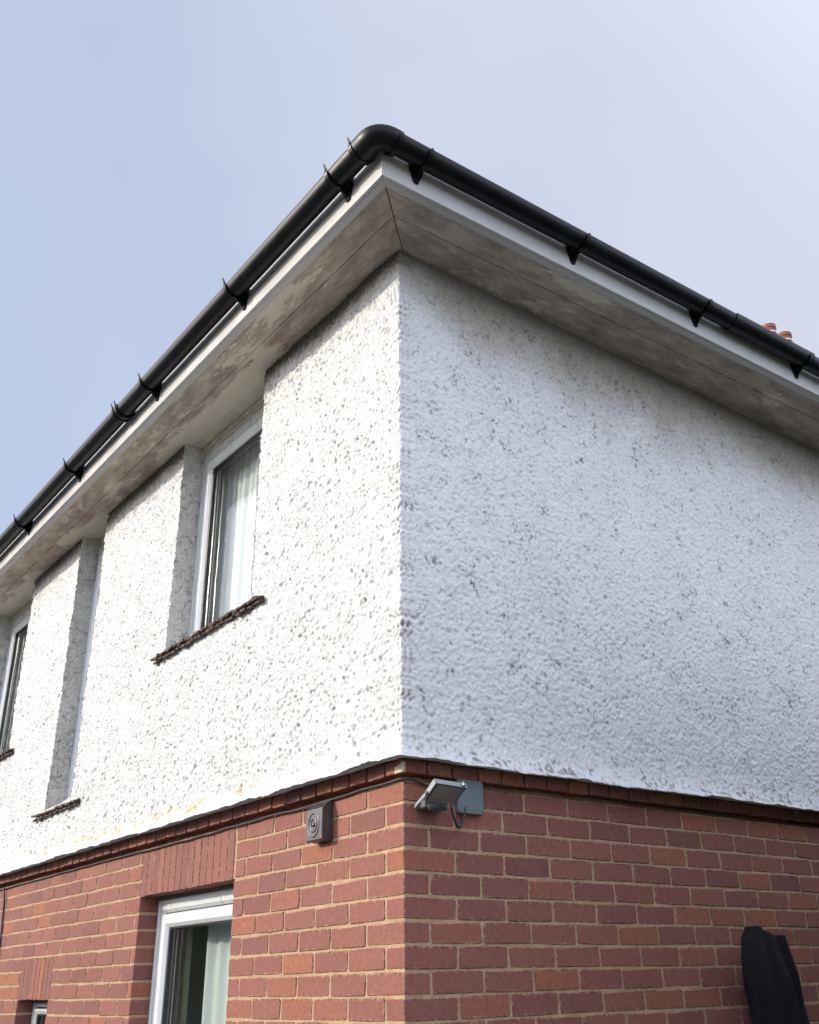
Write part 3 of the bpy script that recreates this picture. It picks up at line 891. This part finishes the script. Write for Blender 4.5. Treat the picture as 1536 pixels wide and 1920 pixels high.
g2 = part(trough(gutter_path(.310, -.335), GR+.0055, GR+.001, lip=.008).build('gutter_corner', M_GUTTER), gut); smooth_by_angle(g2)
def clip_ring(side, t, w=.022, ro=GR+.010, ri=GR+.002, hook=True):
    q = MB(); e = eL if side == 'L' else eR
    sg = 1 if side == 'L' else 1
    c0 = Vector((*e(t-w/2, GO), GZC)); c1 = Vector((*e(t+w/2, GO), GZC))
    tdir = (c1-c0).normalized(); out = Vector((0, -1, 0)) if side == 'L' else Vector((1, 0, 0))
    seg = 16; arc = []
    for i in range(seg+1):
        a = math.pi+math.pi*i/seg; arc.append((math.cos(a), math.sin(a)))
    outer = [(x*ro, z*ro) for x, z in arc]; inner = [(x*ri, z*ri) for x, z in arc]
    if hook:
        outer += [(ro*.98, .010), (ro+.006, .026), (ro+.009, .034)]; inner += [(ri, .010), (ro+.001, .024), (ro+.008, .034)]
    for k in range(len(outer)-1):
        wk = 1.0 if k < seg else .45; wk2 = 1.0 if k+1 < seg else .35
        def pt(c, pz, s_): 
            m_ = (c0+c1)/2; return tuple(m_+(c-m_)*s_+out*pz[0]+Vector((0, 0, pz[1])))
        bot = [pt(c0, outer[k], wk), pt(c1, outer[k], wk), pt(c1, inner[k], wk), pt(c0, inner[k], wk)]
        top = [pt(c0, outer[k+1], wk2), pt(c1, outer[k+1], wk2), pt(c1, inner[k+1], wk2), pt(c0, inner[k+1], wk2)]
        q.hull(bot, top)
    return q, out
def bracket(side, t, plate=True, hook=True, w=.022):
    q, out = clip_ring(side, t, w, hook=hook); e = eL if side == 'L' else eR
    if plate:
        def P(dt_, o, z): x, y = e(t+dt_, o); return (x, y, z)
        # tapered fixing plate on the fascia, boss, and web under the trough
        prof_ = [(-.034, 2.388), (.034, 2.388), (.034, 2.352), (.009, 2.286), (-.009, 2.286), (-.034, 2.352)]
        q.hull([P(a, -.001, z) for a, z in prof_], [P(a, -.009, z) for a, z in prof_])
        q.hull([P(-.004, -.008, 2.295), P(.004, -.008, 2.295), P(.004, -.008, 2.36), P(-.004, -.008, 2.36)],
               [P(-.004, -.012, 2.300), P(.004, -.012, 2.300), P(.004, -.060, 2.334), P(-.004, -.060, 2.334)])
        q.hull([P(-.02, -.002, 2.34), P(.02, -.002, 2.34), P(.02, -.002, 2.386), P(-.02, -.002, 2.386)],
               [P(-.014, -.030, 2.344), P(.014, -.030, 2.344), P(.014, -.020, 2.380), P(-.014, -.020, 2.380)])
    o = part(q.build('gutter_bracket', M_GUTTER), gut)
    if plate:
        x, y = e(t, -.010); sc = MB(); n = 8
        sc.v = [tuple(Vector((x, y, 2.352))+out*.001+Vector(((0 if side == 'R' else math.cos(6.283*i/n)*.0035), (0 if side == 'L' else math.cos(6.283*i/n)*.0035), math.sin(6.283*i/n)*.0035))) for i in range(n)]
        sc.v += [tuple(Vector(v)+out*.003) for v in sc.v]
        sc.face(tuple(range(n))); sc.face(tuple(range(n, 2*n)))
        for i in range(n): sc.face((i, (i+1) % n, n+(i+1) % n, n+i))
        part(sc.build('bracket_screw', M_LAMPRIM), gut)
for t in (.125, -.785, -1.80, -3.00, -4.02, -5.05, -6.1, -7.2): bracket('L', t)
bracket('L', .305, plate=False); bracket('L', -2.150, plate=False); bracket('L', -2.195, plate=False)
for t in (-.19, .68, 1.515, 2.34, 3.3, 4.3, 5.4): bracket('R', t, hook=False)
bracket('R', -.335, plate=False, hook=False)
def union(side, t0, t1, lift0, lift1):
    e = eL if side == 'L' else eR; n = 6
    pts = [Vector((*e(t0+(t1-t0)*i/n, GO), GZC+lift0+(lift1-lift0)*i/n)) for i in range(n+1)]
    if side == 'R': pass
    o = part(trough(pts, GR+.005, GR+.001, lip=.006).build('gutter_union', M_GUTTER), gut); smooth_by_angle(o)
union('L', -2.21, -2.13, 0, 0); union('R', 1.72, 2.375, .001, .007)

# ---- roof (hipped, seen only at its edge) ----------------------
def roof():
    q = MB(); z0 = 2.455; pitch = math.tan(math.radians(34)); run = 4.4; n = 40
    A0 = (X_END-.2, -.42); 
    for i in range(n):
        d0 = run*i/n; d1 = run*(i+1)/n+.03; za = z0+pitch*d0; zb = z0+pitch*(d1-.0)
        for (p0, p1, p2, p3) in (((X_END-.2, -.37+d0), (.385-d0, -.37+d0), (.385-d1, -.37+d1), (X_END-.2, -.37+d1)),
                                 ((.385-d0, -.37+d0), (.385-d0+.13, Y_END+.2), (.385-d1+.13, Y_END+.2), (.385-d1, -.37+d1))):
            q.hull([(*p0, za), (*p1, za), (*p2, zb-.006), (*p3, zb-.006)], [(*p0, za+.014), (*p1, za+.014), (*p2, zb+.004), (*p3, zb+.004)])
    o = q.build('roof', M_TILE); return o
rf = part(roof())
# far slopes, so the roof is closed
q = MB(); q.quad((X_END-.2, 4.0, 5.43), (-3.98, 4.0, 5.43), (-3.98, 9.2, 5.43), (X_END-.2, 9.2, 5.43))
q.quad((X_END-.2, 9.2, 2.3), (.4, 9.2, 2.3), (-3.98, 9.2, 5.43), (X_END-.2, 9.2, 5.43))
q.quad((X_END, 0, GZ), (X_END, 9, GZ), (X_END, 9, 5.4), (X_END, 0, 2.4)); q.quad((X_END, 9, GZ), (0, 9, GZ), (0, 9, 2.4), (X_END, 9, 2.4))
part(q.build('rear_wall', M_ROOM))

# ---- chimney ----------------------------------------------------
def chimney():
    camv = Vector(CAM['loc'])
    stack = MB()
    base = camv+Vector((-.415, .731, .545)).normalized()*15.2
    stack.box(base.x-.75, base.x+.55, base.y-.35, base.y+.75, 4.9, base.z-.95)
    stack.box(base.x-.82, base.x+.62, base.y-.42, base.y+.82, base.z-1.08, base.z-.98)
    st_ = part(stack.build('chimney', M_BRICKS, attr=True, bevel=.01))
    for (d, dist, r_) in (((-.418, .726, .5465), 15.0, .101), ((-.4105, .737, .5375), 15.4, .106), ((-.4290, .7235, .5437), 15.35, .101)):
        p = camv+Vector(d).normalized()*dist; zt = p.z; q = MB()
        prof_ = [(r_*.80, -1.0), (r_*1.02, -.98), (r_*1.0, -.30), (r_*.93, -.16), (r_*.93, -.060), (r_*1.03, -.055), (r_*1.03, 0.0), (r_*.86, 0.002), (r_*.86, -.3)]
        n = 28
        for rr_, z in prof_:
            for k in range(n): q.v.append((p.x+math.cos(6.28318*k/n)*rr_, p.y+math.sin(6.28318*k/n)*rr_, zt+z))
        for i in range(len(prof_)-1):
            for k in range(n): q.face((i*n+k, i*n+(k+1) % n, (i+1)*n+(k+1) % n, (i+1)*n+k))
        part(q.build('chimney_pot', M_TERRA, smooth=False, bevel=.004), st_)
        b = MB()
        for z in (-.135, -.118):
            for k in range(n): b.v.append((p.x+math.cos(6.28318*k/n)*r_*.985, p.y+math.sin(6.28318*k/n)*r_*.985, zt+z))
        for k in range(n): b.face((k, (k+1) % n, n+(k+1) % n, n+k))
        part(b.build('pot_band', M_LIME), st_)
chimney()

# ------------------------------------------------------------------ rooms behind the glass
def room(nm, depth=1.5):
    X0, X1, Z0, Z1, yf = WINS[nm]; q = MB()
    x0, x1, z0, z1, y0, y1 = X0-.45, X1+.45, Z0-.7, Z1+.12, .24, depth
    if nm in ('w1', 'w2', 'w3'): z1 = ZS+.10
    q.quad((x0, y1, z0), (x1, y1, z0), (x1, y1, z1), (x0, y1, z1))
    q.quad((x0, y0, z0), (x0, y1, z0), (x0, y1, z1), (x0, y0, z1)); q.quad((x1, y0, z0), (x1, y1, z0), (x1, y1, z1), (x1, y0, z1))
    q.quad((x0, y0, z0), (x1, y0, z0), (x1, y1, z0), (x0, y1, z0)); q.quad((x0, y0, z1), (x1, y0, z1), (x1, y1, z1), (x0, y1, z1))
    part(q.build('room_lining', M_ROOM))
for nm in WINS: room(nm)

def curtain(name, X0, X1, Z0, Z1, y, mat_, label, pleat=.055, amp=.014, seed=1, group=None):
    r = random.Random(seed); q = MB(); n = int((X1-X0)/.006); nz = 14
    ph = [r.uniform(0, 6.28) for _ in range(4)]
    for j in range(nz+1):
        z = Z0+(Z1-Z0)*j/nz
        for i in range(n+1):
            x = X0+(X1-X0)*i/n
            w = math.sin(x*6.283/pleat+ph[0]+.5*math.sin(x*9+ph[1]))+.4*math.sin(x*6.283/(pleat*2.3)+ph[2]+z*.6)
            q.v.append((x, y+amp*w*(1.1-.25*j/nz), z))
    for j in range(nz):
        for i in range(n): q.face((j*(n+1)+i, j*(n+1)+i+1, (j+1)*(n+1)+i+1, (j+1)*(n+1)+i))
    me = q.mesh(name, smooth=True); o = link(name, me, mat_)
    m = o.modifiers.new('cloth', 'SOLIDIFY'); m.thickness = .0012
    return tag(o, label, 'curtain', group)
curtain('net_curtain', -2.52, -1.10, 1.0, 2.24, .235, M_NET, 'pale net curtain in pleats, half in sun, behind the upstairs window nearest the corner', .072, .010, 1, 'net curtains behind the upstairs windows')
curtain('net_curtain', -6.15, -4.75, .9, 2.24, .235, M_NET, 'pale net curtain in the upstairs window cut by the left edge of the photo', .072, .010, 2, 'net curtains behind the upstairs windows')
curtain('net_curtain', -4.20, -3.30, .4, 2.24, .30, M_NET, 'pale curtain behind the tall narrow upstairs window', .09, .006, 3, 'net curtains behind the upstairs windows')
curtain('curtain', -1.93, -1.17, -1.55, -.20, .26, M_CURT, 'pale green curtain on the right side of the large downstairs window', .11, .012, 4)
curtain('curtain', -2.24, -2.10, -1.55, -.20, .24, M_OLIVE, 'narrow olive curtain at the left edge of the large downstairs window', .09, .010, 5)

# ------------------------------------------------------------------ wall vent with embossed rings
def vent():
    X0, X1, Zb, Zt, D = -.557, -.445, -.150, -.038, .050
    v = empty('vent_cowl', ((X0+X1)/2, 0, (Zb+Zt)/2)); tag(v, 'dark square vent cowl with embossed rings on the sunlit brick wall', 'vent')
    q = MB()
    side = [(0, Zb-.004), (-D, Zb), (-D, Zt), (-.004, .000), (0, .000)]
    q.hull([(X0, y+.0, z) for y, z in side], [(X1, y, z) for y, z in side])
    part(q.build('cowl', M_VENT, bevel=.0025), v)
    cx, cz = (X0+X1)/2-.002, (Zb+Zt)/2
    for R0, r0 in ((.040, .0032), (.022, .0036)):
        t = MB(); n, m = 36, 8
        for i in range(n):
            a = 6.28318*i/n
            for k in range(m):
                b = 6.28318*k/m; rr_ = R0+math.cos(b)*r0*1.4
                t.v.append((cx+math.cos(a)*rr_*.92, -D+.0005-max(-.3, math.sin(b))*r0, cz+math.sin(a)*rr_*1.08))
        for i in range(n):
            for k in range(m): t.face((i*m+k, i*m+(k+1) % m, ((i+1) % n)*m+(k+1) % m, ((i+1) % n)*m+k))
        part(t.build('ring', M_VENT, smooth=True), v)
    b = MB(); n = 16
    for R0, y in ((.009, -D), (.008, -D-.004), (.003, -D-.006)):
        for k in range(n): b.v.append((cx+math.cos(6.28318*k/n)*R0, y, cz+math.sin(6.28318*k/n)*R0))
    for i in range(2):
        for k in range(n): b.face((i*n+k, i*n+(k+1) % n, (i+1)*n+(k+1) % n, (i+1)*n+k))
    b.face(tuple(2*n+k for k in range(n)))
    part(b.build('boss', M_VENT, smooth=True), v)
vent()

# ------------------------------------------------------------------ floodlight
def floodlight():
    f = empty('floodlight', (0, .285, -.04)); tag(f, 'small tilted security floodlight on a grey plate on the shaded brick wall', 'floodlight')
    # rounded back plate
    def rrect(y0, y1, z0, z1, r, n=5):
        out = []
        for cy, cz, a0 in ((y1-r, z0+r, -90), (y1-r, z1-r, 0), (y0+r, z1-r, 90), (y0+r, z0+r, 180)):
            for i in range(n+1):
                a = math.radians(a0+90*i/n); out.append((cy+math.cos(a)*r, cz+math.sin(a)*r))
        return out
    q = MB(); P = rrect(.222, .340, -.098, .020, .010)
    q.hull([(.003, y, z) for y, z in P], [(.022, y, z) for y, z in P]); part(q.build('back_plate', M_PLATE, bevel=.003), f)
    q = MB(); P = rrect(.238, .326, -.084, .006, .006)
    q.hull([(.020, y, z) for y, z in P], [(.0235, y, z) for y, z in P]); part(q.build('plate_rib', M_PLATE, bevel=.001), f)
    for y, z in ((.332, -.09), (.332, .012), (.230, -.09)):
        q = MB(); q.tube([(.0215, y, z), (.024, y, z)], .0028, 8); part(q.build('plate_screw', M_LAMPBODY), f)
    # tilted head: front face corners
    TL = Vector((.165, .014, -.037)); TR = Vector((.165, .146, -.041)); BL = Vector((.095, .018, -.083)); BR = Vector((.095, .150, -.081))
    nrm = (BL-TL).cross(TR-TL).normalized()
    if nrm.z > 0: nrm = -nrm
    back = -nrm*.024
    q = MB(); cs = [TL, TR, BR, BL]; c0 = (TL+TR+BL+BR)/4
    q.hull([tuple(c) for c in cs], [tuple(c0+(c-c0)*.93+back) for c in cs]); part(q.build('lamp_housing', M_LAMPBODY, bevel=.003), f)
    q = MB(); q.hull([tuple(c0+(c-c0)*.86+nrm*.0016) for c in cs], [tuple(c0+(c-c0)*.86-nrm*.001) for c in cs]); part(q.build('diffuser', M_LAMPGLASS), f)
    up = (TL-BL).normalized(); sd_ = (TR-TL).normalized()
    q = MB()                                      # pale rims on the top and the left edge
    q.hull([tuple(TL+nrm*.002), tuple(TR+nrm*.002), tuple(TR+back*.7), tuple(TL+back*.7)], [tuple(TL+nrm*.002+up*.002), tuple(TR+nrm*.002+up*.002), tuple(TR+back*.7+up*.002), tuple(TL+back*.7+up*.002)])
    q.hull([tuple(TL+nrm*.002), tuple(BL+nrm*.002), tuple(BL+back*.7), tuple(TL+back*.7)], [tuple(TL+nrm*.002-sd_*.004), tuple(BL+nrm*.002-sd_*.004), tuple(BL+back*.7-sd_*.004), tuple(TL+back*.7-sd_*.004)])
    part(q.build('lamp_rim', M_LAMPRIM), f)
    q = MB(); a = TR-sd_*.022+up*.004
    q.hull([tuple(a+back*.6), tuple(a+sd_*.014+back*.6), tuple(a+sd_*.014), tuple(a)], [tuple(a+up*.010+sd_*.002+back*.6), tuple(a+up*.008+sd_*.007+back*.6), tuple(a+up*.008+sd_*.007), tuple(a+up*.010+sd_*.002)])
    part(q.build('hinge_tab', M_LAMPRIM), f)
    # swivel arm: pale flat strap on the left, running back and down to the sensor block
    q = MB(); p0 = Vector((.118, .010, -.064)); p1 = Vector((.060, .006, -.098)); w = Vector((.006, 0, .011))*.75
    q.hull([tuple(p0-w), tuple(p0+w), tuple(p1+w), tuple(p1-w)], [tuple(p+Vector((0, -.004, 0))) for p in (p0-w, p0+w, p1+w, p1-w)]); part(q.build('swivel_strap', M_LAMPRIM, bevel=.001), f)
    q = MB(); q.tube([tuple(p0+Vector((0, -.006, 0))), tuple(p0+Vector((0, .01, 0)))], .0055, 10); part(q.build('swivel_bolt', M_LAMPBODY), f)
    q = MB(); q.box(.004, .055, .05, .15, -.100, -.068); part(q.build('mounting_block', M_LAMPBODY, bevel=.006), f)
    q = MB(); n, m = 16, 7
    for j in range(m):
        a = math.pi/2*j/(m-1)
        for i in range(n): q.v.append((.068+math.cos(6.283*i/n)*.028*math.cos(a), .082+math.sin(6.283*i/n)*.031*math.cos(a), -.090-.022*math.sin(a)*1.0))
    for j in range(m-1):
        for i in range(n): q.face((j*n+i, j*n+(i+1) % n, (j+1)*n+(i+1) % n, (j+1)*n+i))
    part(q.build('motion_sensor', M_LAMPBODY, smooth=True), f)
    pts = []
    for i in range(17):
        u = i/16; a = math.pi*u
        pts.append((.045-.025*u, .170+.085*u, -.075-.075*math.sin(a)**.8))
    q = MB(); q.tube(pts, .0048, 8); part(q.build('lamp_lead', M_SEAL, smooth=True), f)
floodlight()

def cable(pts, name, label, r=.0042):
    out = []
    for i in range(len(pts)-1):
        a, b = Vector(pts[i]), Vector(pts[i+1]); n = max(1, int((b-a).length/.07))
        for k in range(n):
            p = a.lerp(b, k/n); out.append(p+Vector((rnd.uniform(-.001, .001), 0, rnd.uniform(-.0022, .0022))))
    out.append(Vector(pts[-1])); q = MB(); q.tube(out, r, 7); o = q.build(name, M_CABLE, smooth=True); return tag(o, label, 'cable')
cable([(-8.9, -.008, -.012), (-4.44, -.008, -.014), (-3, -.009, -.010), (-1.6, -.010, -.014), (-.9, -.012, -.006), (-.62, -.012, -.012), (-.35, -.010, -.004), (-.01, -.010, .000), (.010, -.008, .001), (.011, .03, -.002), (.011, .075, -.010), (.012, .125, -.020), (.02, .14, -.055)],
      'cable', 'thin grey cable run along under the projecting brick course to the floodlight')
cable([(-4.44, -.016, -.010), (-4.425, -.008, -.10), (-4.385, -.007, -.32), (-4.36, -.007, -.6), (-4.34, -.007, -2.2)], 'cable', 'dark cable dropping down the sunlit brick at the far left', .006)

# ------------------------------------------------------------------ black covered thing at the lower right
def black_cover():
    prof_ = [(1.655, -.468), (1.668, -.455), (1.70, -.452), (1.728, -.457), (1.755, -.470), (1.785, -.490), (1.812, -.512), (1.822, -.508), (1.838, -.492), (1.852, -.486), (1.880, -.489), (1.886, -.50)]
    left = [(-.468, 1.655), (-.50, 1.628), (-.58, 1.614), (-.67, 1.609), (-.81, 1.630), (-1.2, 1.60), (-1.7, 1.56), (GZ, 1.52)]
    right = [(-.50, 1.886), (-.60, 1.908), (-.67, 1.926), (-.81, 1.938), (-1.2, 1.98), (-1.7, 2.02), (GZ, 2.06)]
    nv = 60; nu = len(prof_)*3
    def interp(tab, z):
        tab = sorted(tab); return float(np.interp(z, [a for a, b in tab], [b for a, b in tab]))
    us = np.linspace(0, 1, nu); px_ = np.array([a for a, b in prof_]); pz_ = np.array([b for a, b in prof_]); pu = (px_-px_[0])/(px_[-1]-px_[0])
    q = MB()
    for side in (0, 1):
        for j in range(nv+1):
            v = (j/nv)**1.7
            for i, u in enumerate(us):
                zt = float(np.interp(u, pu, pz_)); z = zt+(GZ-zt)*v
                yl, yr = interp(left, z), interp(right, z); y = yl+(yr-yl)*u
                bul = math.sin(math.pi*u)**.5*min(1, .25+v*9)
                x = (.115+.050*bul+.010*math.sin(u*17+z*3)+.006*math.sin(u*31-z*9)+.03*v) if side == 0 else (.090-.03*bul)
                q.v.append((x, y, z))
    st = (nv+1)*nu
    for s_ in (0, st):
        for j in range(nv):
            for i in range(nu-1): q.face((s_+j*nu+i, s_+j*nu+i+1, s_+(j+1)*nu+i+1, s_+(j+1)*nu+i))
    for i in range(nu-1): q.face((i, i+1, st+i+1, st+i))
    for j in range(nv):
        q.face((j*nu, (j+1)*nu, st+(j+1)*nu, st+j*nu)); a = j*nu+nu-1; b = a+nu; q.face((a, b, st+b, st+a))
    o = q.build('black_cover', M_BLACK, smooth=True)
    tag(o, 'black cloth-covered upright shape with a notched top against the shaded brick wall', 'cover')
black_cover()

# ------------------------------------------------------------------ tall hedges: one across the drive (mirrored in the glass), one added to block sky light
def hedge(x0, y0, x1, y1, ztop, label, seed):
    r = random.Random(seed); m, t, b = mat('hedge_leaves', rough=.7, spec=.3); h = NT(t); P = h.pos()
    h.l(h.ramp(h.noise(P, 6, 3, .6), [(.3, (.028, .045, .018)), (.7, (.06, .09, .032))]), b.inputs['Base Color'])
    q = MB(); a = Vector((x0, y0, 0)); c = Vector((x1, y1, 0)); L = (c-a).length; d = (c-a).normalized(); n_ = Vector((-d.y, d.x, 0)); Hh = ztop-GZ
    for i in range(15000):
        u = r.random()*L; v = r.random(); w_ = r.choice((-1, 1))*(.55+.12*math.sin(u*1.7+v*4)+r.uniform(-.12, .1))
        top = Hh*(1+.06*math.sin(u*.9+seed)+.03*math.sin(u*2.7))
        if r.random() < .25: w_ = r.uniform(-.6, .6); v = 1+r.uniform(-.03, .03)
        p = a+d*u+n_*w_+Vector((0, 0, GZ+v*top)); s_ = r.uniform(.06, .14)
        e1 = Vector((r.gauss(0, 1), r.gauss(0, 1), r.gauss(0, 1))).normalized()*s_; e2 = e1.cross(Vector((r.gauss(0, 1), r.gauss(0, 1), r.gauss(0, 1)))).normalized()*s_*.6
        q.quad(tuple(p-e1), tuple(p-e2), tuple(p+e1), tuple(p+e2))
    k = .42; q.hull([tuple(a-n_*k+Vector((0, 0, GZ))), tuple(c-n_*k+Vector((0, 0, GZ))), tuple(c+n_*k+Vector((0, 0, GZ))), tuple(a+n_*k+Vector((0, 0, GZ)))],
                    [tuple(a-n_*k*.9+Vector((0, 0, ztop-.3))), tuple(c-n_*k*.9+Vector((0, 0, ztop-.3))), tuple(c+n_*k*.9+Vector((0, 0, ztop-.3))), tuple(a+n_*k*.9+Vector((0, 0, ztop-.3)))])
    o = q.build('hedge', m); tag(o, label, 'hedge')
hedge(-30, -9.5, 3.6, -9.5, 1.6, 'long dark evergreen hedge facing the sunlit wall across the drive', 1)
hedge(2.25, .45, 2.25, 12, .95, 'dark evergreen hedge added out of view to cut sky light on the shaded wall', 2)  # unseen hedge, added to hold sky light off the lower brick
